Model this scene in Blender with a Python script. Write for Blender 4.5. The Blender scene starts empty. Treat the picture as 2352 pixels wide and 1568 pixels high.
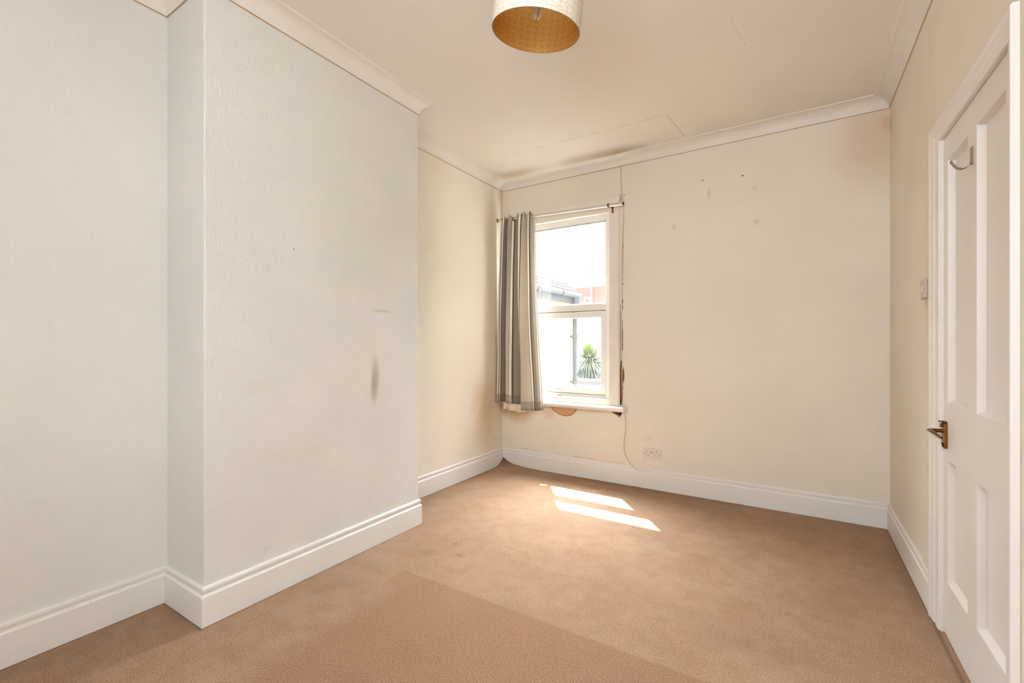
import bpy, math, random
from mathutils import Vector, Matrix
random.seed(7)
sc = bpy.context.scene
COL = sc.collection

# ------------------------------------------------------------------ camera
H0 = 1.15                                   # camera height
YAW = math.radians(32.27)
cd = bpy.data.cameras.new('camera'); cam = bpy.data.objects.new('camera', cd); COL.objects.link(cam)
cam.location = (0, 0, H0); cam.rotation_euler = (math.pi / 2, 0, YAW)
cd.sensor_fit = 'HORIZONTAL'; cd.sensor_width = 36.0; cd.lens = 36.0 * 1036.05 / 2352
cd.shift_x = 1.7 / 2352; cd.shift_y = 6.7 / 2352
cd.clip_start = 0.02; cd.clip_end = 300
sc.camera = cam

# ------------------------------------------------------------------ light
sc.view_settings.view_transform = 'Standard'; sc.view_settings.look = 'None'
sc.view_settings.gamma = 1; sc.view_settings.use_curve_mapping = False
sc.view_settings.exposure = 0.68
w = bpy.data.worlds.new('sky'); sc.world = w; w.use_nodes = True
nt = w.node_tree; bg = nt.nodes['Background']
# hazy bright sky: even near the horizon, much brighter around the sun
SUNV = Vector((-0.622, 0.783, 1.70)).normalized()
def _n(t, **k):
    n = nt.nodes.new(t)
    for a_, b_ in k.items(): setattr(n, a_, b_)
    return n
tc = _n('ShaderNodeTexCoord'); dp = _n('ShaderNodeVectorMath', operation='DOT_PRODUCT'); nt.links.new(tc.outputs['Generated'], dp.inputs[0]); dp.inputs[1].default_value = SUNV
mx = _n('ShaderNodeMath', operation='MAXIMUM'); nt.links.new(dp.outputs['Value'], mx.inputs[0]); mx.inputs[1].default_value = 0.0
pw = _n('ShaderNodeMath', operation='POWER'); nt.links.new(mx.outputs[0], pw.inputs[0]); pw.inputs[1].default_value = 4.0
ma = _n('ShaderNodeMath', operation='MULTIPLY_ADD'); nt.links.new(pw.outputs[0], ma.inputs[0]); ma.inputs[1].default_value = 88.0; ma.inputs[2].default_value = 0.72
nt.links.new(ma.outputs[0], bg.inputs['Strength']); bg.inputs['Color'].default_value = (0.88, 0.98, 1.10, 1)
ld = bpy.data.lights.new('sun', 'SUN'); sun = bpy.data.objects.new('sun', ld); COL.objects.link(sun)
ld.energy = 22.0; ld.angle = math.radians(0.6); ld.color = (1.0, 0.97, 0.93)
SD = Vector((0.622, -0.783, -1.70)).normalized()
sun.rotation_euler = SD.to_track_quat('-Z', 'Y').to_euler(); sun.location = (-6, 8, 12)


def area(name, loc, direction, sx, sy, energy, color):
    a = bpy.data.lights.new(name, 'AREA'); o = bpy.data.objects.new(name, a); COL.objects.link(o)
    a.shape = 'RECTANGLE'; a.size = sx; a.size_y = sy; a.energy = energy; a.color = color
    o.location = loc; o.rotation_euler = Vector(direction).to_track_quat('-Z', 'Z').to_euler()
    return o


# added fill light behind the camera, set just outside the made-up rear window
area('rear_fill_light', (-0.15, -1.16, 1.60), (-0.10, 1, 0.02), 1.1, 1.5, 55, (0.90, 0.955, 1.06))

# ------------------------------------------------------------------ room numbers
XL, XR, YB, XB, Y1, Y2, YR, HC = -2.395, 0.494, 3.636, -2.0495, 0.891, 2.127, -0.95, 2.693
SK_D, SK_H = 0.014, 0.159
CP, CZ = 0.0897, 0.0704

# ------------------------------------------------------------------ material helpers
def new_mat(name):
    m = bpy.data.materials.new(name); m.use_nodes = True
    nt = m.node_tree; b = nt.nodes['Principled BSDF']
    return m, nt, b


def N(nt, typ, **kw):
    n = nt.nodes.new(typ)
    for k, v in kw.items():
        setattr(n, k, v)
    return n


def S(nt, node, key, val):
    if isinstance(val, bpy.types.NodeSocket): nt.links.new(val, node.inputs[key])
    elif val is not None: node.inputs[key].default_value = val


def math_(nt, op, a, b=None, c=None, clamp=False):
    n = N(nt, 'ShaderNodeMath', operation=op, use_clamp=clamp)
    S(nt, n, 0, a)
    if b is not None: S(nt, n, 1, b)
    if c is not None: S(nt, n, 2, c)
    return n.outputs[0]


def vmath(nt, op, a, b=None):
    n = N(nt, 'ShaderNodeVectorMath', operation=op)
    S(nt, n, 0, a)
    if b is not None: S(nt, n, 1, b)
    return n.outputs['Value'] if op in ('LENGTH', 'DISTANCE', 'DOT_PRODUCT') else n.outputs['Vector']


def mix(nt, fac, a, b):
    n = N(nt, 'ShaderNodeMix', data_type='RGBA')
    S(nt, n, 0, fac); S(nt, n, 6, a); S(nt, n, 7, b)
    return n.outputs[2]


def noise(nt, vec, scale, detail=3.0, rough=0.5):
    n = N(nt, 'ShaderNodeTexNoise'); S(nt, n, 'Vector', vec)
    n.inputs['Scale'].default_value = scale; n.inputs['Detail'].default_value = detail
    n.inputs['Roughness'].default_value = rough
    return n.outputs['Fac']


def remap(nt, v, a, b, c=0.0, d=1.0, smooth=False):
    n = N(nt, 'ShaderNodeMapRange', clamp=True)
    if smooth: n.interpolation_type = 'SMOOTHSTEP'
    S(nt, n, 0, v)
    for i, x in enumerate((a, b, c, d)): n.inputs[i + 1].default_value = x
    return n.outputs[0]


def rgb(r, g, b):                      # sRGB 0-255 to linear
    f = lambda c: (c / 255 / 12.92) if c / 255 <= 0.04045 else ((c / 255 + 0.055) / 1.055) ** 2.4
    return (f(r), f(g), f(b), 1.0)


def objco(nt):
    return N(nt, 'ShaderNodeTexCoord').outputs['Object']


def stain(nt, co, col, c, r, color, strength, soft=0.35, wob=0.35, wscale=18):
    """soft mark of dirt or painted shade: ellipsoid at c with radii r"""
    d = vmath(nt, 'SUBTRACT', co, c); d = vmath(nt, 'DIVIDE', d, r); l = vmath(nt, 'LENGTH', d)
    if wob:
        l = math_(nt, 'ADD', l, math_(nt, 'MULTIPLY', math_(nt, 'SUBTRACT', noise(nt, co, wscale, 2), 0.5), wob * 2))
    f = remap(nt, l, soft, 1.0, strength, 0.0, True)
    return mix(nt, f, col, color)


def bump(nt, b, h, strength, dist, prev=None):
    n = N(nt, 'ShaderNodeBump'); S(nt, n, 'Height', h)
    n.inputs['Strength'].default_value = strength; n.inputs['Distance'].default_value = dist
    if prev is not None: S(nt, n, 'Normal', prev)
    nt.links.new(n.outputs[0], b.inputs['Normal'])
    return n.outputs[0]


def simple(name, color, rough=0.6, metal=0.0, spec=0.5):
    m, nt, b = new_mat(name)
    b.inputs['Base Color'].default_value = color; b.inputs['Roughness'].default_value = rough
    b.inputs['Metallic'].default_value = metal; b.inputs['Specular IOR Level'].default_value = spec
    return m


# wall paint ---------------------------------------------------------------
def wall_mat(name, base, texture, stains=(), far=None):
    m, nt, b = new_mat(name); co = objco(nt)
    n1 = noise(nt, co, 1.7, 4)
    dark = tuple(c * 0.93 for c in base[:3]) + (1,)
    col = mix(nt, remap(nt, n1, 0.3, 0.7), base, dark)
    col = mix(nt, math_(nt, 'MULTIPLY', remap(nt, noise(nt, co, 6, 3), 0.55, 0.8), 0.10), col, (base[0] * .9, base[1] * .84, base[2] * .76, 1))
    if far:                              # the alcove beyond the chimney breast has a yellower paint
        sp = N(nt, 'ShaderNodeSeparateXYZ'); S(nt, sp, 0, co)
        col = mix(nt, math_(nt, 'GREATER_THAN', sp.outputs[1], 1.5), col, far)
    for s in stains: col = stain(nt, co, col, *s)
    S(nt, b, 'Base Color', col); b.inputs['Roughness'].default_value = 0.62
    b.inputs['Specular IOR Level'].default_value = 0.25
    # wallpaper relief: vertical dragged streaks and small blobs
    mp = N(nt, 'ShaderNodeMapping'); S(nt, mp, 'Vector', co); mp.inputs['Scale'].default_value = (1, 1, 0.22)
    h = math_(nt, 'ADD', math_(nt, 'MULTIPLY', noise(nt, mp.outputs[0], 210, 3, 0.6), 0.7), math_(nt, 'MULTIPLY', noise(nt, co, 120, 4, 0.6), 0.7))
    bump(nt, b, h, texture, 0.004)
    return m


CREAM = rgb(232, 223, 207)
CREAM_Y = rgb(234, 226, 209)
LIN = rgb(230, 227, 220)
BROWN = rgb(170, 140, 100)
GREY = rgb(176, 166, 150)
M_wall_left = wall_mat('cream_wallpaper', LIN, 0.55, [
    ((-2.395, -0.02, 1.36), (0.1, 0.035, 0.05), GREY, 0.25), ((-2.395, 0.09, 1.355), (0.1, 0.03, 0.04), GREY, 0.25),
    ((-2.395, 3.36, 0.55), (0.1, 0.30, 0.5), rgb(200, 168, 120), 0.6, 0.0, 0.3, 5),
    ((-2.395, 3.58, 1.0), (0.1, 0.10, 0.95), rgb(190, 155, 100), 0.45, 0.0, 0.3, 6),
    ((-2.395, 3.62, 2.55), (0.1, 0.12, 0.3), rgb(190, 155, 105), 0.35, 0.0, 0.3, 6),
    ((-2.395, 3.62, 0.56), (0.1, 0.07, 0.12), rgb(178, 118, 66), 0.55, 0.0, 0.3, 9),
], rgb(234, 225, 206))
M_breast = wall_mat('textured_cream_wallpaper', LIN, 1.0, [
    ((-2.0495, 1.779, 0.955), (0.1, 0.042, 0.18), rgb(172, 152, 122), 0.62, 0.15, 0.10, 25),
    ((-2.0495, 1.765, 0.90), (0.1, 0.03, 0.12), rgb(150, 132, 104), 0.4, 0.1, 0.10, 25),
    ((-2.0495, 1.83, 1.345), (0.1, 0.10, 0.012), rgb(205, 188, 150), 0.6, 0.3, 0.1, 25),
    ((-2.0495, 1.30, 0.62), (0.1, 0.35, 0.05), rgb(214, 200, 178), 0.10),
    ((-2.0495, 1.10, 0.96), (0.1, 0.10, 0.05), rgb(206, 192, 168), 0.10),
    ((-2.0495, 1.28, 1.61), (0.1, 0.004, 0.006), rgb(110, 95, 80), 0.9, 0.4, 0.1),
    ((-2.0495, 1.66, 1.40), (0.1, 0.004, 0.005), rgb(120, 100, 84), 0.8, 0.4, 0.1),
    ((-2.0495, 1.15, 0.22), (0.1, 0.04, 0.02), rgb(150, 128, 104), 0.12, 0.0, 0.9, 60),
])
M_back = wall_mat('yellowed_cream_paint', CREAM_Y, 0.16, [
    ((-0.594, 3.636, 2.383), (0.010, 0.1, 0.011), rgb(120, 92, 60), 0.85, 0.3, 0.2, 60),
    ((-0.55, 3.636, 2.27), (0.022, 0.1, 0.07), rgb(205, 170, 125), 0.5, 0.1, 0.3, 30),
    ((-0.80, 3.636, 2.06), (0.03, 0.1, 0.035), rgb(196, 172, 140), 0.4, 0.1, 0.2, 20),
    ((-0.24, 3.636, 2.02), (0.03, 0.1, 0.035), rgb(186, 165, 132), 0.4, 0.1, 0.2, 20),
    ((-0.25, 3.636, 2.26), (0.025, 0.1, 0.025), rgb(186, 165, 132), 0.35, 0.1, 0.2, 20),
    ((0.48, 3.636, 2.53), (0.05, 0.1, 0.08), rgb(176, 128, 50), 0.4, 0.0, 0.3, 14),
    ((0.43, 3.636, 2.45), (0.35, 0.1, 0.55), rgb(200, 160, 105), 0.4, 0.0, 0.2, 4),
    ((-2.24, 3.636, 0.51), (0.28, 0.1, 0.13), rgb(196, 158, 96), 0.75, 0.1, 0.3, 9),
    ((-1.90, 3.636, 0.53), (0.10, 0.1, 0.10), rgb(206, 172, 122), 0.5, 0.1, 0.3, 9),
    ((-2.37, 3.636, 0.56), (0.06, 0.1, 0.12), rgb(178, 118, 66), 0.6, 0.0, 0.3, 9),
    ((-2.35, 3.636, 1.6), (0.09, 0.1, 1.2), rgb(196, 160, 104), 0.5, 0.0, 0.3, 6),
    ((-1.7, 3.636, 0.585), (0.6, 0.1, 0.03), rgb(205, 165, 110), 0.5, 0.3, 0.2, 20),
    ((-1.00, 3.636, 0.40), (0.07, 0.1, 0.05), rgb(214, 186, 146), 0.28, 0.1, 0.2, 14),
    ((-1.228, 3.636, 2.36), (0.018, 0.1, 0.06), rgb(150, 105, 55), 0.7, 0.1, 0.4, 60),
    ((-1.206, 3.636, 1.95), (0.012, 0.1, 0.42), rgb(200, 160, 110), 0.55, 0.1, 0.6, 30),
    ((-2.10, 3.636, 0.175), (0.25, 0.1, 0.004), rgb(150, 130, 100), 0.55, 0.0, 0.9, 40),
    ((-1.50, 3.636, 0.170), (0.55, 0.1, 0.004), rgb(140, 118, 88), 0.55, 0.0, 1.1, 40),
])
M_right = wall_mat('cream_paint_right', CREAM, 0.22, [
    ((0.494, 2.66, 0.53), (0.1, 0.008, 0.03), rgb(160, 120, 90), 0.6, 0.2, 0.2, 60),
    ((0.494, 2.70, 1.345), (0.1, 0.06, 0.05), rgb(206, 160, 120), 0.55, 0.2, 0.2, 20),
    ((0.494, 2.60, 2.40), (0.1, 0.006, 0.006), rgb(110, 80, 60), 0.8, 0.3, 0.1, 20),
    ((0.494, 3.60, 2.50), (0.1, 0.05, 0.10), rgb(176, 128, 50), 0.5, 0.0, 0.3, 14),
])


# ceiling ------------------------------------------------------------------
def ceiling_mat():
    m, nt, b = new_mat('off_white_ceiling_paint'); co = objco(nt)
    base = rgb(233, 225, 213)
    col = mix(nt, remap(nt, noise(nt, co, 1.3, 4), 0.3, 0.7), base, rgb(229, 220, 207))
    col = stain(nt, co, col, (-1.40, 3.50, HC), (0.55, 0.15, 0.1), rgb(168, 148, 116), 0.55, 0.0, 0.35, 5)
    col = stain(nt, co, col, (-1.20, 3.53, HC), (0.30, 0.10, 0.1), rgb(150, 130, 98), 0.5, 0.0, 0.35, 7)
    col = stain(nt, co, col, (-2.15, 3.48, HC), (0.35, 0.16, 0.1), rgb(190, 158, 118), 0.5, 0.0, 0.3, 7)
    sep = N(nt, 'ShaderNodeSeparateXYZ'); S(nt, sep, 0, co)
    X, Y = sep.outputs[0], sep.outputs[1]

    def line(a, bb, wd, st, col, gap):
        ax, ay = a; bx, by = bb; L = math.hypot(bx - ax, by - ay); tx, ty = (bx - ax) / L, (by - ay) / L
        dx = math_(nt, 'SUBTRACT', X, ax); dy = math_(nt, 'SUBTRACT', Y, ay)
        al = math_(nt, 'ADD', math_(nt, 'MULTIPLY', dx, tx), math_(nt, 'MULTIPLY', dy, ty))
        pe = math_(nt, 'ABSOLUTE', math_(nt, 'SUBTRACT', math_(nt, 'MULTIPLY', dx, ty), math_(nt, 'MULTIPLY', dy, tx)))
        f = remap(nt, pe, 0, wd, st, 0)
        f = math_(nt, 'MULTIPLY', f, math_(nt, 'GREATER_THAN', al, 0.0)); f = math_(nt, 'MULTIPLY', f, math_(nt, 'LESS_THAN', al, L))
        if gap: f = math_(nt, 'MULTIPLY', f, remap(nt, noise(nt, co, 9, 2), 0.4, 0.55))
        return mix(nt, f, col, rgb(150, 124, 96))
    col = line((-1.95, 3.099), (-0.73, 3.12), 0.005, 0.6, col, True)
    col = line((-0.735, 3.13), (-0.70, 3.50), 0.004, 0.7, col, False)
    col = line((-0.22, 2.62), (-0.45, 1.3), 0.004, 0.3, col, True)
    S(nt, b, 'Base Color', col); b.inputs['Roughness'].default_value = 0.7; b.inputs['Specular IOR Level'].default_value = 0.2
    bump(nt, b, noise(nt, co, 60, 3), 0.08, 0.003)
    return m


M_ceil = ceiling_mat()


# painted woodwork -----------------------------------------------------------
def paint_mat(name, base, rough=0.38, chips=0.0, grime=0.15):
    m, nt, b = new_mat(name); co = objco(nt)
    col = mix(nt, math_(nt, 'MULTIPLY', remap(nt, noise(nt, co, 4, 4), 0.4, 0.75), grime), base, tuple(c * .8 for c in base[:3]) + (1,))
    if chips:
        col = mix(nt, math_(nt, 'MULTIPLY', remap(nt, noise(nt, co, 55, 2), 0.74, 0.78), chips), col, rgb(120, 98, 76))
    S(nt, b, 'Base Color', col); b.inputs['Roughness'].default_value = rough; b.inputs['Specular IOR Level'].default_value = 0.4
    mp = N(nt, 'ShaderNodeMapping'); S(nt, mp, 'Vector', co); mp.inputs['Scale'].default_value = (0.5, 0.5, 1.4)
    bump(nt, b, noise(nt, mp.outputs[0], 22, 4), 0.12, 0.004)
    return m


M_skirt = paint_mat('white_gloss_skirting_paint', rgb(232, 228, 221), 0.42, 0.75)
M_door = paint_mat('white_gloss_door_paint', rgb(229, 222, 213), 0.36, 0.25)
M_arch = paint_mat('white_gloss_trim_paint', rgb(233, 227, 219), 0.36, 0.35)
M_corn = paint_mat('cornice_paint', rgb(229, 222, 211), 0.6, 0.35, 0.3)
M_corn_edge = simple('cornice_bead_paint', rgb(239, 226, 206), 0.6)
M_seam = simple('yellowed_seam', rgb(186, 152, 110), 0.8)
M_upvc = simple('white_window_frame', rgb(240, 236, 230), 0.28)
M_wood_white = paint_mat('old_white_window_paint', rgb(236, 226, 212), 0.42, 0.5, 0.4)
M_plaster = paint_mat('bare_plaster', rgb(206, 164, 120), 0.85)
M_dark = simple('dark_crevice', rgb(52, 36, 24), 0.95)
M_crumb = paint_mat('crumbling_brown_plaster', rgb(140, 98, 62), 0.95, 1.0, 0.8)
M_gasket = simple('grey_gasket', rgb(110, 104, 98), 0.7)


# carpet -----------------------------------------------------------------------
def carpet_mat():
    m, nt, b = new_mat('brown_carpet_pile'); co = objco(nt)
    A, B = rgb(184, 149, 120), rgb(173, 136, 106)
    col = mix(nt, remap(nt, noise(nt, co, 3.2, 4), 0.35, 0.65), A, B)
    col = mix(nt, remap(nt, noise(nt, co, 11, 4, 0.65), 0.42, 0.66, 0.0, 0.45), col, rgb(152, 112, 84))
    sep = N(nt, 'ShaderNodeSeparateXYZ'); S(nt, sep, 0, co); X, Y = sep.outputs[0], sep.outputs[1]
    # unfaded rectangle where furniture stood
    wob = math_(nt, 'MULTIPLY', math_(nt, 'SUBTRACT', noise(nt, co, 25, 3), 0.5), 0.016)
    fy = remap(nt, math_(nt, 'ADD', Y, wob), 1.645, 1.662, 1, 0)
    fx1 = remap(nt, math_(nt, 'ADD', X, math_(nt, 'MULTIPLY', noise(nt, co, 3, 2), 0.15)), -1.58, -1.47, 0, 1)
    fx2 = math_(nt, 'MULTIPLY', remap(nt, math_(nt, 'ADD', X, wob), -1.695, -1.68, 0, 1), remap(nt, Y, 1.51, 1.53, 0, 1))
    f = math_(nt, 'MULTIPLY', fy, math_(nt, 'MAXIMUM', fx1, math_(nt, 'MULTIPLY', fx2, 0.8)))
    col = mix(nt, math_(nt, 'MULTIPLY', f, 0.85), col, rgb(162, 119, 90))
    # trodden lighter band just beyond that edge
    fb = math_(nt, 'MULTIPLY', remap(nt, Y, 1.66, 1.95, 1, 0), remap(nt, Y, 1.655, 1.66, 0, 1))
    col = mix(nt, math_(nt, 'MULTIPLY', math_(nt, 'MULTIPLY', fb, remap(nt, X, -1.8, -1.5, 0, 1)), 0.35), col, rgb(184, 150, 120))
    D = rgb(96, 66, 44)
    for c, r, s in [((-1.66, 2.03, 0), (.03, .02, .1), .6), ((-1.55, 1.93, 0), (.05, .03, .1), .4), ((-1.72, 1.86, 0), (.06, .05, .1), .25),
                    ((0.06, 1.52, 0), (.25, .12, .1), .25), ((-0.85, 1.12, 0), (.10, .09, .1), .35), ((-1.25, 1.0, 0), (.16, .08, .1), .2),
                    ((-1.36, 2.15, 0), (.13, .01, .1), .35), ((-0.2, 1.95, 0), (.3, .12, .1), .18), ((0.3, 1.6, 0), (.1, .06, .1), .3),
                    ((-1.05, 3.55, 0), (.03, .02, .1), .8), ((-2.37, 3.60, 0.05), (.17, .13, .16), .85), ((-2.38, 3.1, 0), (.07, .55, .1), .5), ((-1.2, 3.60, 0), (1.4, .10, .1), .45), ((-2.30, 2.55, 0), (.22, .5, .1), .3),  # mark in the lifted corner by the window is shade painted into the carpet
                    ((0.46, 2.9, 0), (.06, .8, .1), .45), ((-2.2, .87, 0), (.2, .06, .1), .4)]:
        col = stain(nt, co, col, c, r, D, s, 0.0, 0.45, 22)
    # contact shade painted as a dark line where the carpet meets the skirting
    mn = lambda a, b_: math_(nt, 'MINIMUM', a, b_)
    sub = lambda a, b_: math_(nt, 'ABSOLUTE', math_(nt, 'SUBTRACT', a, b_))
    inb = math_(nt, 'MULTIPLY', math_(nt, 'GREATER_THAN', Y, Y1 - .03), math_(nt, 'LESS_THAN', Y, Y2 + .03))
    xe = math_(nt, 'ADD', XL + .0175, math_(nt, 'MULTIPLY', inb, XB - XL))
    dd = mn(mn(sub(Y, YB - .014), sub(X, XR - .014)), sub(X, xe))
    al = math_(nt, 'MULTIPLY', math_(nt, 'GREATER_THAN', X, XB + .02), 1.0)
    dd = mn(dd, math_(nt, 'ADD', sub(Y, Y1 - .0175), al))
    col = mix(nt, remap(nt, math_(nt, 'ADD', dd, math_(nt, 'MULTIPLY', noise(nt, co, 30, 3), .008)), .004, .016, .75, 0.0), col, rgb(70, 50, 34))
    n_f = noise(nt, co, 400, 3, 0.75); n_m = noise(nt, co, 230, 2, 0.6)
    tuft = math_(nt, 'ADD', math_(nt, 'MULTIPLY', n_f, 0.6), math_(nt, 'MULTIPLY', n_m, 0.4))
    col = mix(nt, remap(nt, tuft, 0.38, 0.52, 0.80, 0.0), col, rgb(84, 56, 38))
    col = mix(nt, remap(nt, tuft, 0.50, 0.62, 0.0, 0.6), col, rgb(214, 184, 154))
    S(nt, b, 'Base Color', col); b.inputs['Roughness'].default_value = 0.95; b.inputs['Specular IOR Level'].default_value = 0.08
    b.inputs['Sheen Weight'].default_value = 0.25; b.inputs['Sheen Roughness'].default_value = 0.5
    b.inputs['Sheen Tint'].default_value = rgb(235, 205, 175)
    bump(nt, b, tuft, 0.9, 0.006)
    return m


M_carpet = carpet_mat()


def glass_mat():
    m = bpy.data.materials.new('window_glass'); m.use_nodes = True; nt = m.node_tree; nt.nodes.clear()
    o = N(nt, 'ShaderNodeOutputMaterial'); t = N(nt, 'ShaderNodeBsdfTransparent'); g = N(nt, 'ShaderNodeBsdfGlossy'); d = N(nt, 'ShaderNodeBsdfTranslucent')
    t.inputs[0].default_value = (.97, .975, .97, 1); g.inputs['Roughness'].default_value = 0.02
    d.inputs[0].default_value = (.9, .9, .9, 1)
    m1 = N(nt, 'ShaderNodeMixShader'); m2 = N(nt, 'ShaderNodeMixShader')
    m1.inputs[0].default_value = 0.06; S(nt, m1, 1, t.outputs[0]); S(nt, m1, 2, g.outputs[0])
    m2.inputs[0].default_value = 0.004; S(nt, m2, 1, m1.outputs[0]); S(nt, m2, 2, d.outputs[0])
    S(nt, o, 0, m2.outputs[0])
    return m


M_glass = glass_mat()


# ------------------------------------------------------------------ mesh builder
class MB:
    def __init__(s): s.v = []; s.f = []; s.mi = []; s.sm = []

    def add(s, verts, faces, mi=0, smooth=False):
        o = len(s.v); s.v += [tuple(v) for v in verts]
        for f in faces: s.f.append(tuple(i + o for i in f)); s.mi.append(mi); s.sm.append(smooth)

    def box(s, a, b, mi=0, bev=0.0):
        (x0, y0, z0), (x1, y1, z1) = [tuple(min(p, q) for p, q in zip(a, b)), tuple(max(p, q) for p, q in zip(a, b))]
        if bev <= 0:
            v = [(x, y, z) for x in (x0, x1) for y in (y0, y1) for z in (z0, z1)]
            s.add(v, [(0, 1, 3, 2), (4, 6, 7, 5), (0, 4, 5, 1), (2, 3, 7, 6), (0, 2, 6, 4), (1, 5, 7, 3)], mi); return
        import bmesh
        bm = bmesh.new(); bmesh.ops.create_cube(bm, size=1)
        for v in bm.verts: v.co = Vector(((v.co.x + .5) * (x1 - x0) + x0, (v.co.y + .5) * (y1 - y0) + y0, (v.co.z + .5) * (z1 - z0) + z0))
        bmesh.ops.bevel(bm, geom=list(bm.edges), offset=bev, segments=2, profile=0.5, affect='EDGES')
        bm.verts.index_update()
        s.add([v.co.copy() for v in bm.verts], [[v.index for v in f.verts] for f in bm.faces], mi, False); bm.free()

    def tube(s, pts, r, n=12, mi=0, caps=True, r2=None):
        pts = [Vector(p) for p in pts]; rings = []
        up = Vector((0, 0, 1)); prev = None
        for i, p in enumerate(pts):
            t = (pts[min(i + 1, len(pts) - 1)] - pts[max(i - 1, 0)]).normalized()
            if prev is None:
                a = t.cross(up)
                if a.length < 1e-3: a = t.cross(Vector((1, 0, 0)))
                a.normalize()
            else:
                a = (prev - t * prev.dot(t)).normalized()
            prev = a; b = t.cross(a)
            rr = r[i] if isinstance(r, (list, tuple)) else r
            rb = rr if r2 is None else (r2[i] if isinstance(r2, (list, tuple)) else r2)
            rings.append([p + a * math.cos(2 * math.pi * k / n) * rr + b * math.sin(2 * math.pi * k / n) * rb for k in range(n)])
        v = [q for R in rings for q in R]; f = []
        for i in range(len(rings) - 1):
            for k in range(n):
                f.append((i * n + k, i * n + (k + 1) % n, (i + 1) * n + (k + 1) % n, (i + 1) * n + k))
        s.add(v, f, mi, True)
        if caps:
            s.add(rings[0], [tuple(range(n))[::-1]], mi); s.add(rings[-1], [tuple(range(n))], mi)

    def poly(s, pts, thick, mi=0):
        """closed outline pts extruded by vector thick"""
        n = len(pts); t = Vector(thick); a = [Vector(p) for p in pts]; b = [p + t for p in a]
        s.add(a + b, [tuple(range(n))[::-1], tuple(range(n, 2 * n))] + [(i, (i + 1) % n, n + (i + 1) % n, n + i) for i in range(n)], mi)

    def build(s, name, mats, parent=None):
        me = bpy.data.meshes.new(name); me.from_pydata([tuple(v) for v in s.v], [], s.f)
        for m in (mats if isinstance(mats, (list, tuple)) else [mats]): me.materials.append(m)
        for p, i, sm in zip(me.polygons, s.mi, s.sm): p.material_index = i; p.use_smooth = sm
        me.update()
        import bmesh
        bm = bmesh.new(); bm.from_mesh(me); bmesh.ops.recalc_face_normals(bm, faces=bm.faces); bm.to_mesh(me); bm.free()
        o = bpy.data.objects.new(name, me); COL.objects.link(o)
        if parent is not None:
            o.parent = parent; o.matrix_parent_inverse = Matrix.Translation(parent.location).inverted()
        return o


def tag(o, label, cat, group=None):
    o['label'] = label; o['category'] = cat
    if group: o['group'] = group
    return o


def struct(o, label=None):
    o['kind'] = 'structure'
    if label: o['label'] = label
    return o


def empty(name, loc):
    o = bpy.data.objects.new(name, None); COL.objects.link(o); o.location = loc; o.empty_display_size = 0.05
    return o


# ------------------------------------------------------------------ room shell
# floor: carpet with the lifted corner by the window
def floor():
    mb = MB()
    xs = [XL - .1 + i * (XR - XL + .2) / 60 for i in range(61)]
    xs += [XL + .008 * i for i in range(30)]; xs = sorted(set(round(x, 4) for x in xs))
    ys = [YR - .05 + i * (YB - YR + .1) / 90 for i in range(91)]
    ys += [YB - .010 * i for i in range(40)]; ys = sorted(set(round(y, 4) for y in ys))
    v = []
    for y in ys:
        for x in xs:
            d1 = max(0, x - XL); d2 = max(0, YB - y)
            z = 0.075 * math.exp(-(d1 / 0.07) ** 1.3 - (d2 / 0.05) ** 1.3) + 0.018 * math.exp(-(d1 / .25) ** 2 - (d2 / .12) ** 2)
            z += 0.0016 * (math.sin(x * 41 + 3 * math.sin(y * 17)) * math.sin(y * 33 + 1.3)) * (1 if d2 < .08 else .4)
            v.append((x, y, z))
    n = len(xs); f = [(j * n + i, j * n + i + 1, (j + 1) * n + i + 1, (j + 1) * n + i) for j in range(len(ys) - 1) for i in range(n - 1)]
    mb.add(v, f, 0, True)
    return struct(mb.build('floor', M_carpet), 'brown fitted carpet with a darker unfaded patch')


floor()
mb = MB(); mb.box((XL - .3, YR - .3, HC), (XR + .3, YB + .3, HC + .15)); struct(mb.build('ceiling', M_ceil), 'off-white ceiling')

# left wall, chimney breast
mb = MB(); mb.box((XL - .2, YR - .2, -.1), (XL, YB + .2, HC + .02)); struct(mb.build('wall_left', M_wall_left), 'cream wall in the two alcoves')
mb = MB(); r = 0.007; pts = [(XL - .02, Y1)]
for cx, cy, a0 in ((XB - r, Y1 + r, -90), (XB - r, Y2 - r, 0)):
    for k in range(6):
        a = math.radians(a0 + 90 * k / 5); pts.append((cx + r * math.cos(a), cy + r * math.sin(a)))
pts.append((XL - .02, Y2))
mb.poly([(x, y, -.05) for x, y in pts], (0, 0, HC + .06)); struct(mb.build('wall_chimney_breast', M_breast), 'projecting chimney breast in textured cream paper')

# back wall with the window opening
OX0, OX1, OZ0, OZ1 = -2.30, -1.30, 0.62, 2.29
WT = 0.26
mb = MB()
y0, y1 = YB, YB + WT
mb.box((XL - .2, y0, -.1), (OX0, y1, HC + .1)); mb.box((OX1, y0, -.1), (XR + .2, y1, HC + .1))
mb.box((OX0, y0, -.1), (OX1, y1, OZ0)); mb.box((OX0, y0, OZ1), (OX1, y1, HC + .1))
wall_back = struct(mb.build('wall_back', M_back), 'yellowed cream wall with the window')

# right wall with the doorway
DY0, DY1, DZ = 1.755, 2.455, 1.972
mb = MB()
mb.box((XR, DY1 + .02, -.1), (XR + .14, YB + .2, HC + .1)); mb.box((XR, YR - .2, -.1), (XR + .14, DY0 - .02, HC + .1))
mb.box((XR, DY0 - .02, DZ + .02), (XR + .14, DY1 + .02, HC + .1))
struct(mb.build('wall_right', M_right), 'cream wall with the door')

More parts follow.
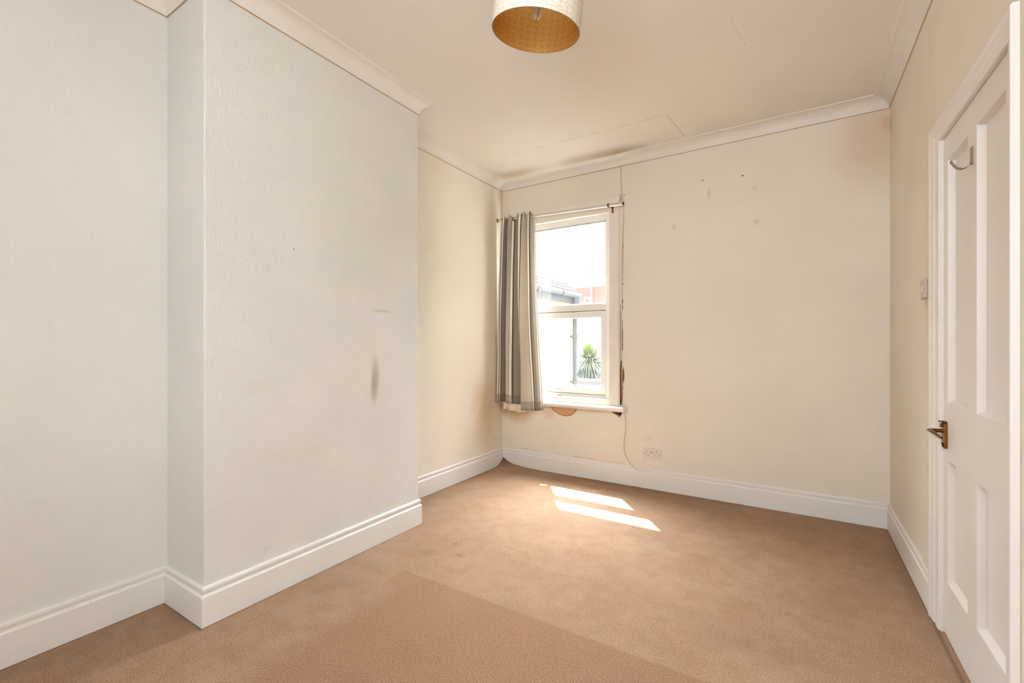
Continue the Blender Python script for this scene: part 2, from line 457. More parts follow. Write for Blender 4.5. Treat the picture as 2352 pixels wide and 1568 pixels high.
# rear wall behind the camera, with an added, unseen window for the fill light
RX0, RX1, RZ0, RZ1 = -0.70, 0.40, 0.80, 2.35
mb = MB(); y0, y1 = YR - .2, YR
mb.box((XL - .2, y0, -.1), (RX0, y1, HC + .1)); mb.box((RX1, y0, -.1), (XR + .2, y1, HC + .1))
mb.box((RX0, y0, -.1), (RX1, y1, RZ0)); mb.box((RX0, y0, RZ1), (RX1, y1, HC + .1))
struct(mb.build('wall_rear', M_right))
w2 = empty('window_added', ((RX0 + RX1) / 2, YR - .1, RZ0)); struct(w2)
mb = MB()
for a, b in (((RX0, YR - .13, RZ0), (RX0 + .05, YR - .07, RZ1)), ((RX1 - .05, YR - .13, RZ0), (RX1, YR - .07, RZ1)), ((RX0, YR - .13, RZ0), (RX1, YR - .07, RZ0 + .05)),
             ((RX0, YR - .13, RZ1 - .05), (RX1, YR - .07, RZ1)), ((-.175, YR - .13, RZ0), (-.125, YR - .07, RZ1))):
    mb.box(a, b)
mb.build('window_frame', M_upvc, w2)
mb = MB(); mb.box((RX0 + .04, YR - .102, RZ0 + .04), (RX1 - .04, YR - .098, RZ1 - .04)); mb.build('pane', M_glass, w2)

# sweeps around the room: skirting and cornice ---------------------------------
LOOP = [(XR, YR), (XR, YB), (XL, YB), (XL, Y2), (XB, Y2), (XB, Y1), (XL, Y1), (XL, YR)]
NV = len(LOOP)


def nrm(i):
    a, b = Vector(LOOP[i % NV]), Vector(LOOP[(i + 1) % NV]); d = (b - a).normalized(); return Vector((-d.y, d.x))


def off(i, o):
    return Vector(LOOP[i % NV]) + (nrm(i - 1) + nrm(i)) * o


def sweep(edges, prof, name, mats, cut=None, mis=None):
    """prof: list of (offset into room, z); one mesh along the listed loop edges"""
    mb = MB()
    for e in edges:
        segs = 1
        A = [off(e, o) for o, z in prof]; B = [off(e + 1, o) for o, z in prof]
        if cut: A, B = cut(e, A, B)
        v = [(p.x, p.y, z) for p, (o, z) in zip(A, prof)] + [(p.x, p.y, z) for p, (o, z) in zip(B, prof)]
        n = len(prof)
        for k in range(n - 1):
            mb.add([v[k], v[k + 1], v[n + k + 1], v[n + k]], [(0, 1, 2, 3)], mis[k] if mis else 0)
        mb.add(v[:n], [tuple(range(n))]); mb.add(v[n:], [tuple(range(n))])
    return mb.build(name, mats)


SK = [(0, SK_H), (.0045, SK_H), (.0075, SK_H - .002), (.0098, SK_H - .006), (.0105, SK_H - .012), (.0100, SK_H - .018), (.0088, SK_H - .023), (.0080, SK_H - .027), (.0082, SK_H - .031),
      (.0092, SK_H - .0335), (.0125, SK_H - .0365), (.014, SK_H - .039), (.014, 0.0), (0, 0)]
SKL = [(o * 1.25, z) for o, z in SK]
struct(sweep([3 + 0, 4 - 0 - 0, 5, 6, 2], SKL, 'baseboard_left', M_skirt), 'white moulded skirting round the chimney breast and alcoves')
struct(sweep([1], SK, 'baseboard_back', M_skirt), 'white moulded skirting below the window wall')


def cut_far(e, A, B): return [Vector((p.x, DY1 + .132)) for p in A], B
def cut_near(e, A, B): return A, [Vector((p.x, DY0 - .052)) for p in B]


mbx = sweep([0], SK, 'baseboard_right', M_skirt, cut_far); struct(mbx, 'white skirting between the door and the far corner')
struct(sweep([0], SK, 'baseboard_right_near', M_skirt, cut_near))
struct(sweep([7], SK, 'baseboard_rear', M_skirt))

# cove cornice: concave with a small bead where it meets ceiling and wall
CO = [(0.0, HC - CZ - .003), (.004, HC - CZ - .003), (.004, HC - CZ)]
for k in range(9):
    a = math.radians(90 * k / 8)
    CO.append((.006 + (CP - .012) * (1 - math.cos(a)), HC - CZ + (CZ - .006) * math.sin(a)))
CO += [(CP - .005, HC - .006), (CP, HC - .0055), (CP, HC), (0, HC)]
mis = [1, 1] + [0] * 9 + [2, 2, 2, 0, 0]
for nm, ed in (('trim_1', [2, 3, 4, 5, 6]), ('trim_2', [1]), ('trim_3', [0]), ('trim_4', [7])):
    o = sweep(ed, CO, nm, [M_corn, M_seam, M_corn_edge], None, mis)
    struct(o, {'trim_1': 'cove cornice along the left wall and chimney breast', 'trim_2': 'cove cornice above the window wall', 'trim_3': 'cove cornice along the door wall'}.get(nm))

# ------------------------------------------------------------------ front window
def wx(x, y): return x * (1 + (y - YB) / YB)                    # position on a deeper plane seen through the same point
def wz(z, y): return H0 + (z - H0) * (1 + (y - YB) / YB)


FY0, FY1 = YB + .036, YB + .106
gx1 = wx(-1.356, FY0); fx1 = -1.303; fx0 = -2.285; gx0 = -2.24
zt0, zt1 = wz(1.385, FY0), wz(1.494, FY0); ztop = wz(2.20, FY0)
win = empty('window_1', ((OX0 + OX1) / 2, YB, OZ0)); struct(win, 'white double-glazed window with a fixed top light and a casement below')
mb = MB()
mb.box((fx0, FY0, .66), (gx0, FY1, 2.27), 0, .003); mb.box((gx1, FY0, .66), (fx1, FY1, 2.27), 0, .003)
mb.box((gx0 - .004, FY0 + .0008, ztop), (gx1 + .004, FY1 - .0008, 2.268)); mb.box((gx0 - .004, FY0 + .0008, wz(1.440, FY0)), (gx1 + .004, FY1 - .0008, zt1))
mb.box((gx0 - .004, FY0 + .0008, .657), (gx1 + .004, FY1 - .0008, .715))
# glazing beads on the top light
b = .016
mb.box((gx0, FY0 + .016, zt1), (gx0 + b, FY0 + .034, ztop)); mb.box((gx1 - b * .6, FY0 + .016, zt1), (gx1, FY0 + .034, ztop))
mb.box((gx0, FY0 + .016, ztop - b * .6), (gx1, FY0 + .034, ztop)); mb.box((gx0, FY0 + .012, zt1), (gx1, FY0 + .034, zt1 + b * .7))
mb.build('window_frame', M_upvc, win)
mb = MB()
sx0, sx1 = gx0 + .002, gx1 - .002; sz0, sz1 = .718, wz(1.432, FY0); lg1 = wx(-1.399, FY0); lg0 = sx0 + .045; lz0 = wz(.773, FY0); lz1 = wz(1.385, FY0)
mb.box((sx0, FY0 + .004, sz0), (lg0, FY1 - .006, sz1), 0, .003); mb.box((lg1, FY0 + .004, sz0), (sx1, FY1 - .006, sz1), 0, .003)
mb.box((lg0 - .004, FY0 + .0048, sz0 + .0008), (lg1 + .004, FY1 - .0068, lz0)); mb.box((lg0 - .004, FY0 + .0048, lz1), (lg1 + .004, FY1 - .0068, sz1 - .0008))
for zz in (lz0, lz1 - .007): mb.box((lg0, FY0 + .018, zz), (lg1, FY0 + .032, zz + .007))
sash = mb.build('casement', M_upvc, win)
mb = MB(); mb.box((lg0 - .01, FY0 + .033, lz0 - .01), (lg1 + .01, FY0 + .037, lz1 + .01)); mb.build('pane', M_glass, sash)
mb = MB(); mb.box((gx0 - .01, FY0 + .035, zt1 - .01), (gx1 + .01, FY0 + .039, ztop + .01)); mb.build('pane', M_glass, win)
mb = MB()                                                    # dark weather seals
mb.box((gx0, FY0 + .001, wz(1.4345, FY0)), (gx1, FY0 + .03, wz(1.4395, FY0))); mb.box((gx0, FY0 + .008, ztop - .012), (gx1, FY0 + .016, ztop - .0095))
mb.box((gx0, FY0 + .0, .7145), (gx1, FY0 + .02, .7165))
mb.build('gasket', M_gasket, win)
# stay arm and pin on the casement's bottom rail
mb = MB()
px = wx(-1.80, YB)
mb.tube([(px, FY0 - .012, .757), (px + .06, FY0 - .006, .775), (px + .15, FY0 + .0, .796)], .0045, 8)
mb.tube([(px - .012, FY0 - .012, .754), (px + .012, FY0 - .012, .760)], .007, 8)
mb.box((px - .03, FY0 - .008, .744), (px + .03, FY0 + .002, .752), 0, .001); mb.tube([(px, FY0 - .01, .745), (px, FY0 - .01, .77)], .005, 8)
mb.box((px - .025, FY0 - .010, .690), (px + .02, FY0 + .002, .697), 0, .001)
mb.build('window_stay', simple('white_stay_metal', rgb(196, 192, 186), 0.35, 0.4), win)

# old timber surround: flat boards and moulding on the wall face, head, layered bottom rails, sill
mb = MB()
cx0, cx1 = -1.322, -1.252
mb.box((cx0, YB - .006, .64), (cx1, YB + .05, 2.2575), 0, .002)                      # right board
mb.box((-1.252, YB - .012, .64), (-1.238, YB + .03, 2.335), 0, .004); mb.box((-1.2385, YB - .006, .64), (-1.231, YB + .03, 2.335), 0, .002)
mb.box((-2.36, YB - .006, .64), (-2.285, YB + .05, 2.2575), 0, .002); mb.box((-2.372, YB - .012, .64), (-2.358, YB + .03, 2.335), 0, .003)
mb.box((-2.36, YB - .006, 2.258), (-1.252, YB + .05, 2.34), 0, .002)                # head board
mb.box((-2.36, YB - .014, 2.330), (-1.238, YB + .03, 2.346), 0, .004)
mb.box((-2.36, YB - .008, 2.346), (-1.231, YB + .03, 2.374), 0, .002)
mb.box((-2.30, YB + .004, .64), (-1.318, YB + .05, .668), 0, .002); mb.box((-2.30, YB + .012, .665), (-1.318, YB + .05, .690), 0, .002)
mb.box((-1.33, YB - .004, .672), (-1.30, YB + .03, .678), 0, .001)
mb.build('architrave', M_wood_white, win)
mb = MB()                                                        # sill board with a rounded nose
prof = [(YB + .06, .640), (YB - .05, .638)]
for k in range(9):
    a = math.radians(90 + 180 * k / 8); prof.append((YB - .056 + .017 * math.cos(a), .617 + .021 * math.sin(a)))
prof += [(YB + .0, .592), (YB + .06, .592)]
x0, x1 = -2.38, -1.172; n = len(prof)
mb.add([(x0, y, z) for y, z in prof] + [(x1, y, z) for y, z in prof], [tuple(range(n)), tuple(range(n, 2 * n))[::-1]] + [(i, (i + 1) % n, n + (i + 1) % n, n + i) for i in range(n)])
mb.build('sill', M_wood_white, win)
mb = MB(); mb.box((OX0, FY1, .56), (OX1, YB + WT + .05, .62)); mb.build('outer_sill', simple('stone_sill', rgb(200, 190, 175), .8), win)


# damaged plaster round the window, each its own piece of wall_back
def jag(pts, depth, mat, name, y=YB, parent=wall_back, seed=1, amp=.003, sub=5):
    rnd = random.Random(seed); out = []
    for i, p in enumerate(pts):
        q = pts[(i + 1) % len(pts)]
        for k in range(sub):
            t = k / sub; j = amp if k else amp * .3
            out.append((p[0] + (q[0] - p[0]) * t + rnd.uniform(-j, j), y - depth, p[1] + (q[1] - p[1]) * t + rnd.uniform(-j, j)))
    m = MB(); m.poly(out, (0, depth + .004, 0)); return m.build(name, mat, parent)


jag([(-1.878, .590), (-1.84, .555), (-1.79, .528), (-1.735, .517), (-1.68, .524), (-1.64, .556), (-1.618, .590)], .0015, M_plaster, 'bare_plaster_patch', seed=3)
jag([(-1.880, .592), (-1.845, .553), (-1.79, .5245), (-1.735, .513), (-1.68, .520), (-1.637, .553), (-1.612, .592), (-1.630, .592), (-1.65, .553), (-1.69, .529), (-1.735, .522), (-1.79, .533), (-1.838, .562), (-1.865, .592)], .0022, paint_mat('torn_paper_edge', rgb(176, 128, 80), .9), 'torn_paper_edge', seed=4, amp=.001, sub=2)
jag([(-1.318, .592), (-1.285, .573), (-1.25, .562), (-1.236, .545), (-1.228, .560), (-1.205, .592)], .0015, M_dark, 'plaster_hole', seed=5)
jag([(-1.30, .592), (-1.26, .574), (-1.24, .568), (-1.232, .552), (-1.240, .556), (-1.27, .569), (-1.312, .590)], .003, M_crumb, 'crumbled_edge', seed=6, amp=.002)
jag([(-1.2295, .645), (-1.2295, 1.02), (-1.214, 1.01), (-1.208, .90), (-1.205, .80), (-1.210, .70), (-1.216, .66)], .0015, M_crumb, 'crumbled_plaster_strip', seed=7, amp=.002, sub=9)
jag([(-1.2295, .645), (-1.2295, .98), (-1.2255, .98), (-1.224, .85), (-1.226, .75), (-1.221, .70), (-1.2165, .655)], .0030, M_dark, 'dark_gap', seed=8, amp=.0012, sub=9)
jag([(-1.206, .83), (-1.196, .86), (-1.194, .90), (-1.198, .94), (-1.205, .97), (-1.209, .90)], .002, M_crumb, 'plaster_chip', seed=9, amp=.0012)
jag([(-1.213, 1.10), (-1.2115, 1.35), (-1.2085, 1.35), (-1.208, 1.24), (-1.2075, 1.10)], .0018, M_dark, 'dark_crack', seed=10, amp=.0012, sub=8)
jag([(-1.2295, 1.02), (-1.2295, 1.48), (-1.227, 1.48), (-1.2265, 1.02)], .0015, M_dark, 'hairline_gap', seed=11, amp=.0005, sub=12)
for zc, ln in ((1.455, .018), (1.50, .028), (1.65, .010), (1.69, .006), (1.955, .016)):
    jag([(-1.209, zc - ln), (-1.206, zc), (-1.2075, zc + ln), (-1.211, zc)], .0018, M_dark, 'paint_crack', seed=int(zc * 100), amp=.0008)
jag([(-1.200, 2.39), (-1.19, 2.378), (-1.196, 2.37)], .002, M_crumb, 'paint_flake', seed=12, amp=.001)
jag([(-.333, 2.365), (-.325, 2.370), (-.317, 2.365), (-.325, 2.360)], .002, M_dark, 'wall_plug_hole', seed=14, amp=.001)

# ------------------------------------------------------------------ curtain pole and curtain
PY = YB - .09
M_chrome = simple('brushed_steel', rgb(226, 220, 212), 0.30, 0.85)
M_bronze = simple('dull_bronze_fitting', rgb(104, 92, 78), 0.45, 0.6)
pole = tag(empty('curtain_pole', (-1.79, PY, 2.30)), 'thin steel curtain pole across the top of the window', 'curtain pole')
pz = lambda x: 2.319 + (2.282 - 2.319) * (x + 2.39) / (2.39 - 1.173)
mb = MB(); mb.tube([(-2.388, PY, pz(-2.388)), (-1.285, PY, pz(-1.285))], .0120, 20); mb.build('inner_tube', M_chrome, pole)
mb = MB(); mb.tube([(-1.295, PY, pz(-1.295)), (-1.176, PY, pz(-1.176))], .0138, 20); mb.build('outer_tube', M_chrome, pole)
mb = MB(); mb.tube([(-1.178, PY, pz(-1.178)), (-1.172, PY, pz(-1.172))], .0142, 20); mb.build('end_cap', simple('dark_end_cap', rgb(48, 38, 34), .5), pole)
mb = MB()
mb.tube([(-1.305, PY, pz(-1.3)), (-1.289, PY, pz(-1.289))], .0170, 20); mb.box((-1.300, PY, pz(-1.3) - .004), (-1.294, YB - .006, pz(-1.3) + .004), 0, .001)
mb.tube([(-1.297, PY - .006, pz(-1.3) - .014), (-1.289, PY - .010, pz(-1.3) - .019)], .003, 8)
mb.build('bracket', M_bronze, pole)
mb = MB(); mb.box((-1.300, YB - .010, 2.243), (-1.284, YB - .006, 2.310), 0, .002); mb.tube([(-1.292, YB - .0115, 2.262), (-1.292, YB - .009, 2.262)], .0025, 8)
mb.build('wall_plate', M_bronze, pole)
mb = MB(); mb.tube([(-2.392, PY, pz(-2.39)), (-2.386, PY, pz(-2.386))], .018, 14); mb.build('end_socket', M_bronze, pole)


def curtain_mat():
    m, nt, b = new_mat('striped_taupe_curtain_cloth')
    uv = N(nt, 'ShaderNodeUVMap'); uv.uv_map = 'UVMap'; sep = N(nt, 'ShaderNodeSeparateXYZ'); S(nt, sep, 0, uv.outputs[0])
    ramp = N(nt, 'ShaderNodeValToRGB'); S(nt, ramp, 0, sep.outputs[0]); cr = ramp.color_ramp; cr.interpolation = 'CONSTANT'
    T, L, W, Dk = rgb(156, 146, 131), rgb(206, 196, 178), rgb(244, 238, 226), rgb(104, 92, 78)
    seq = [(0, L), (.05, Dk), (.062, W), (.085, Dk), (.097, W), (.118, Dk), (.13, T), (.20, W), (.222, Dk), (.235, W), (.256, Dk), (.268, L), (.33, Dk), (.342, W), (.366, Dk), (.378, T),
           (.60, W), (.625, Dk), (.637, L), (.80, Dk), (.812, W), (.84, Dk), (.852, T), (.95, W), (.965, Dk), (.975, L)]
    while len(cr.elements) < len(seq): cr.elements.new(0.5)
    for e, (p, c) in zip(cr.elements, seq): e.position = p
    for e, (p, c) in zip(cr.elements, seq): e.color = c
    hem = remap(nt, sep.outputs[1], 0.045, 0.048, 0.45, 0.0)
    col = mix(nt, hem, ramp.outputs[0], rgb(112, 98, 82))
    S(nt, b, 'Base Color', col); b.inputs['Roughness'].default_value = .85; b.inputs['Specular IOR Level'].default_value = .15
    mp = N(nt, 'ShaderNodeMapping'); S(nt, mp, 'Vector', uv.outputs[0]); mp.inputs['Scale'].default_value = (900, 500, 1)
    bump(nt, b, noise(nt, mp.outputs[0], 1, 2), .2, .001)
    tr = N(nt, 'ShaderNodeBsdfTranslucent'); S(nt, tr, 0, col); ms = N(nt, 'ShaderNodeMixShader'); ms.inputs[0].default_value = .16
    S(nt, ms, 1, b.outputs[0]); S(nt, ms, 2, tr.outputs[0]); S(nt, nt.nodes['Material Output'], 0, ms.outputs[0])
    return m


def interp(tab, s):
    for (a, *va), (b_, *vb) in zip(tab, tab[1:]):
        if s <= b_:
            t = (s - a) / (b_ - a); t = t * t * (3 - 2 * t)
            return [p + (q - p) * t for p, q in zip(va, vb)]
    return list(tab[-1][1:])


# plan of the bunched cloth: (s along cloth, x fraction 0..1 of the bunch, depth from the pole line)
PLAN_T = [(0, .0, .012), (.06, .03, -.02), (.14, .16, -.03), (.20, .20, .025), (.27, .27, -.035), (.33, .31, .02), (.42, .50, .03), (.50, .53, -.02), (.58, .56, -.038), (.66, .72, -.03),
          (.72, .78, .015), (.80, .84, -.030), (.88, .93, -.02), (.94, .97, .02), (1, 1.0, .03)]
PLAN_B = [(0, .0, .020), (.05, .03, -.035), (.12, .13, -.045), (.16, .16, .00), (.22, .19, .03), (.28, .24, -.03), (.34, .30, -.02), (.42, .48, .01), (.50, .56, .035), (.57, .565, .00),
          (.64, .60, -.05), (.72, .74, -.055), (.82, .86, -.045), (.90, .95, -.02), (1, 1.0, .02)]


def make_curtain():
    root = tag(empty('curtain', (-2.19, PY, .60)), 'taupe and beige striped curtain bunched at the left side of the window', 'curtain')
    ns, nz = 130, 60
    v, uvs, f = [], [], []
    for j in range(nz + 1):
        t = j / nz
        for i in range(ns + 1):
            s = i / ns
            a = interp(PLAN_T, s); b_ = interp(PLAN_B, s)
            k = min(1, (1 - t) ** 0.75 * 1.0)
            fx = a[0] + (b_[0] - a[0]) * k; dy = a[1] + (b_[1] - a[1]) * k
            xl = -2.343 - .050 * k; xr = -1.995 + .088 * k ** 2.2 + .004 * math.sin(t * 9)
            x = xl + fx * (xr - xl) + .004 * math.sin(t * 7 + s * 11) * math.sin(math.pi * min(1, t * 1.2))
            zb = .585 + .020 * math.sin(s * 7) * (1 - s) + (-.022 if s > .6 else 0.012)
            zt = 2.345 + .016 * math.sin(s * 31) + .008 * math.sin(s * 67) - .030 * (s < .1) - .02 * s
            z = zb + (zt - zb) * t
            y = PY + dy * (0.55 + .45 * min(1, (1 - t) * 8 + .3)) - .010
            y = min(y, YB - .02)
            v.append((x, y, z)); uvs.append((s, t))
    for j in range(nz):
        for i in range(ns):
            q = j * (ns + 1) + i; f.append((q, q + 1, q + ns + 2, q + ns + 1))
    me = bpy.data.meshes.new('cloth'); me.from_pydata(v, [], f); uvl = me.uv_layers.new(name='UVMap')
    for p in me.polygons:
        p.use_smooth = True
        for li in p.loop_indices: uvl.data[li].uv = uvs[me.loops[li].vertex_index]
    me.materials.append(curtain_mat()); o = bpy.data.objects.new('cloth', me); COL.objects.link(o); o.parent = root; o.matrix_parent_inverse = Matrix.Translation(root.location).inverted()
    sm = o.modifiers.new('thickness', 'SOLIDIFY'); sm.thickness = .0016
    # cream lining showing below the hem
    v, f = [], []; ns = 60
    for j, z in enumerate((1.2, .60, .56, .535)):
        for i in range(ns + 1):
            s = i / ns; x = -2.345 + s * .31
            v.append((x, PY + .030 + .010 * math.sin(s * 19), z + (.004 * math.sin(s * 23) + .004 * math.sin(s * 9) - (.012 * math.sin(math.pi * s)) if j == 3 else 0)))
    for j in range(3):
        for i in range(ns): q = j * (ns + 1) + i; f.append((q, q + 1, q + ns + 2, q + ns + 1))
    mb = MB(); mb.add(v, f, 0, True); li = mb.build('lining', simple('cream_lining', rgb(240, 224, 192), .8), root)
    li['label'] = 'cream lining'
    sm = li.modifiers.new('thickness', 'SOLIDIFY'); sm.thickness = .001
    # header tape loops along the pole
    M_tape = simple('taupe_header_tape', rgb(140, 122, 98), .9)
    for x, w_ in ((-2.335, .010), (-2.27, .018), (-2.215, .016), (-2.15, .02), (-2.085, .018), (-2.03, .016)):
        pts = [(x, PY + .017 * math.cos(a), pz(x) + .017 * math.sin(a)) for a in [2 * math.pi * k / 12 for k in range(13)]]
        mb = MB(); mb.tube(pts, w_ / 2, 6, caps=False, r2=.0012); mb.build('header_loop', M_tape, root)


make_curtain()

# ------------------------------------------------------------------ lamp shade
def shade_mat(name, base, dots, emis=0.0):
    m, nt, b = new_mat(name)
    uv = N(nt, 'ShaderNodeUVMap'); uv.uv_map = 'UVMap'; sep = N(nt, 'ShaderNodeSeparateXYZ'); S(nt, sep, 0, uv.outputs[0])
    U_, V_ = sep.outputs[0], sep.outputs[1]         # one unit = one grid pitch
    def cell(x, sh=0.0):                              # signed distance to nearest integer
        y = math_(nt, 'ADD', x, sh); return math_(nt, 'ABSOLUTE', math_(nt, 'SUBTRACT', y, math_(nt, 'ROUND', y)))
    dx, dy = cell(U_), cell(V_)
    # star at intersections with even i+j : rotate lattice
    p = math_(nt, 'MULTIPLY', math_(nt, 'ADD', U_, V_), .5); q = math_(nt, 'MULTIPLY', math_(nt, 'SUBTRACT', U_, V_), .5)
    sp, sq = cell(p), cell(q)                         # |a|,|b| in rotated cell, star centre at 0,0
    a_ = math_(nt, 'ADD', sp, sq); c_ = math_(nt, 'ABSOLUTE', math_(nt, 'SUBTRACT', sp, sq))   # |x|,|y| from star centre (in grid units, /1)
    big = math_(nt, 'MAXIMUM', a_, c_); sml = math_(nt, 'MINIMUM', a_, c_)
    ast = math_(nt, 'ADD', math_(nt, 'POWER', math_(nt, 'ADD', big, .0001), .7), math_(nt, 'POWER', math_(nt, 'ADD', sml, .0001), .7))
    star = math_(nt, 'LESS_THAN', math_(nt, 'ABSOLUTE', math_(nt, 'SUBTRACT', ast, .60)), .06)
    inside = math_(nt, 'LESS_THAN', ast, .55)
    lines = math_(nt, 'MAXIMUM', math_(nt, 'LESS_THAN', dx, .035), math_(nt, 'LESS_THAN', dy, .035))
    lines = math_(nt, 'MULTIPLY', lines, math_(nt, 'SUBTRACT', 1.0, inside))
    f = math_(nt, 'MAXIMUM', star, lines)
    du = math_(nt, 'LESS_THAN', cell(math_(nt, 'MULTIPLY', U_, 13.0)), .33); dv = math_(nt, 'LESS_THAN', cell(math_(nt, 'MULTIPLY', V_, 13.0)), .33)
    f = math_(nt, 'MULTIPLY', f, math_(nt, 'MULTIPLY', du, dv))
    S(nt, b, 'Base Color', mix(nt, f, base, dots)); b.inputs['Roughness'].default_value = .55
    return m, nt, b


def make_lamp():
    c = Vector((-.7509, 1.3454, 2.2155)); n = Vector((.176, -.084, .981)).normalized(); r = .15; hgt = .21
    root = tag(empty('pendant_lamp', (c.x, c.y, HC)), 'tilted drum pendant lamp with white patterned shade and gold lining', 'lamp')
    q = n.to_track_quat('Z', 'Y'); P = lambda a, rr, h: c + q @ Vector((math.cos(a) * rr, math.sin(a) * rr, h))
    def drum(name, rr, mat, parent):
        K, J = 96, 4; v = [P(2 * math.pi * k / K, rr, hgt * j / J) for j in range(J + 1) for k in range(K)]
        f = [(j * K + k, j * K + (k + 1) % K, (j + 1) * K + (k + 1) % K, (j + 1) * K + k) for j in range(J) for k in range(K)]
        me = bpy.data.meshes.new(name); me.from_pydata([tuple(x) for x in v], [], f); uvl = me.uv_layers.new(name='UVMap')
        for pi, p in enumerate(me.polygons):
            p.use_smooth = True; k = pi % K; j = pi // K
            for li, (kk, jj) in zip(p.loop_indices, ((k, j), (k + 1, j), (k + 1, j + 1), (k, j + 1))): uvl.data[li].uv = (kk / K * 34, jj / J * hgt / .0208 + .45)
        me.materials.append(mat); o = bpy.data.objects.new(name, me); COL.objects.link(o); o.parent = parent
        o.matrix_parent_inverse = Matrix.Translation(root.location).inverted() if parent is root else parent.matrix_parent_inverse.copy()
        return o
    m1, nt, b = shade_mat('white_dotted_shade', rgb(246, 238, 220), rgb(150, 128, 104))
    tr = N(nt, 'ShaderNodeBsdfTranslucent'); tr.inputs[0].default_value = rgb(246, 236, 215); ms = N(nt, 'ShaderNodeMixShader'); ms.inputs[0].default_value = .15
    S(nt, ms, 1, b.outputs[0]); S(nt, ms, 2, tr.outputs[0]); S(nt, nt.nodes['Material Output'], 0, ms.outputs[0])
    m2, nt, b = shade_mat('gold_shade_lining', rgb(214, 164, 84), rgb(246, 226, 178)); b.inputs['Metallic'].default_value = .6; b.inputs['Roughness'].default_value = .36  # pale dots: light through the perforations, painted into the lining colour
    sh = drum('lamp_shade', r, m1, root)
    li = drum('lining', r - .002, m2, root); li['label'] = 'gold perforated lining'
    mb = MB()
    for h in (0, hgt): mb.tube([P(2 * math.pi * k / 64, r - .001, h) for k in range(65)], .0011, 6, caps=False)
    mb.build('rim', simple('shade_rim', rgb(150, 122, 84), .6), root)
    mb = MB()
    for k in range(3): mb.tube([P(2.1 * k + .4, .021, hgt - .03), P(2.1 * k + .4, r - .002, hgt - .002)], .0016, 6)
    mb.tube([P(2 * math.pi * k / 20, .021, hgt - .03) for k in range(21)], .0018, 6, caps=False)
    mb.build('spider', M_chrome, root)
    mb = MB(); mb.tube([P(0, 0, hgt - .065), P(0, 0, hgt - .02), P(0, 0, hgt + .005), P(0, 0, hgt + .02)], [.02, .02, .017, .008], 20); mb.build('bulb_holder', simple('white_bulb_holder', rgb(236, 230, 220), .4), root)
    mb = MB(); mb.tube([P(0, 0, .115), P(0, 0, .15)], .019, 20)
    for k in range(4):
        a0 = k * math.pi / 2 + .5; mb.tube([P(a0, .0115, .118), P(a0, .0115, .052), P(a0, .010, .046), P(a0, .006, .042)], [.0058, .0058, .0050, .003], 10)
    bo = mb.build('bulb', simple('unlit_tube_bulb', rgb(238, 226, 204), .35), root); bo['label'] = 'unlit stick bulb of four tubes'
    top = P(0, 0, hgt + .02)
    mb = MB(); mb.tube([top, top + Vector((.004, -.002, .06)), (c.x + .038, c.y - .017, 2.56), (c.x + .036, c.y - .016, HC - .03)], .003, 8); mb.build('flex', simple('white_flex', rgb(236, 230, 218), .5), root)
    mb = MB(); x, y = c.x + .036, c.y - .016; mb.tube([(x, y, HC - .034), (x, y, HC - .028), (x, y, HC - .012), (x, y, HC)], [.012, .03, .04, .042], 24); mb.build('ceiling_rose', simple('white_ceiling_rose', rgb(238, 230, 218), .4), root)


make_lamp()

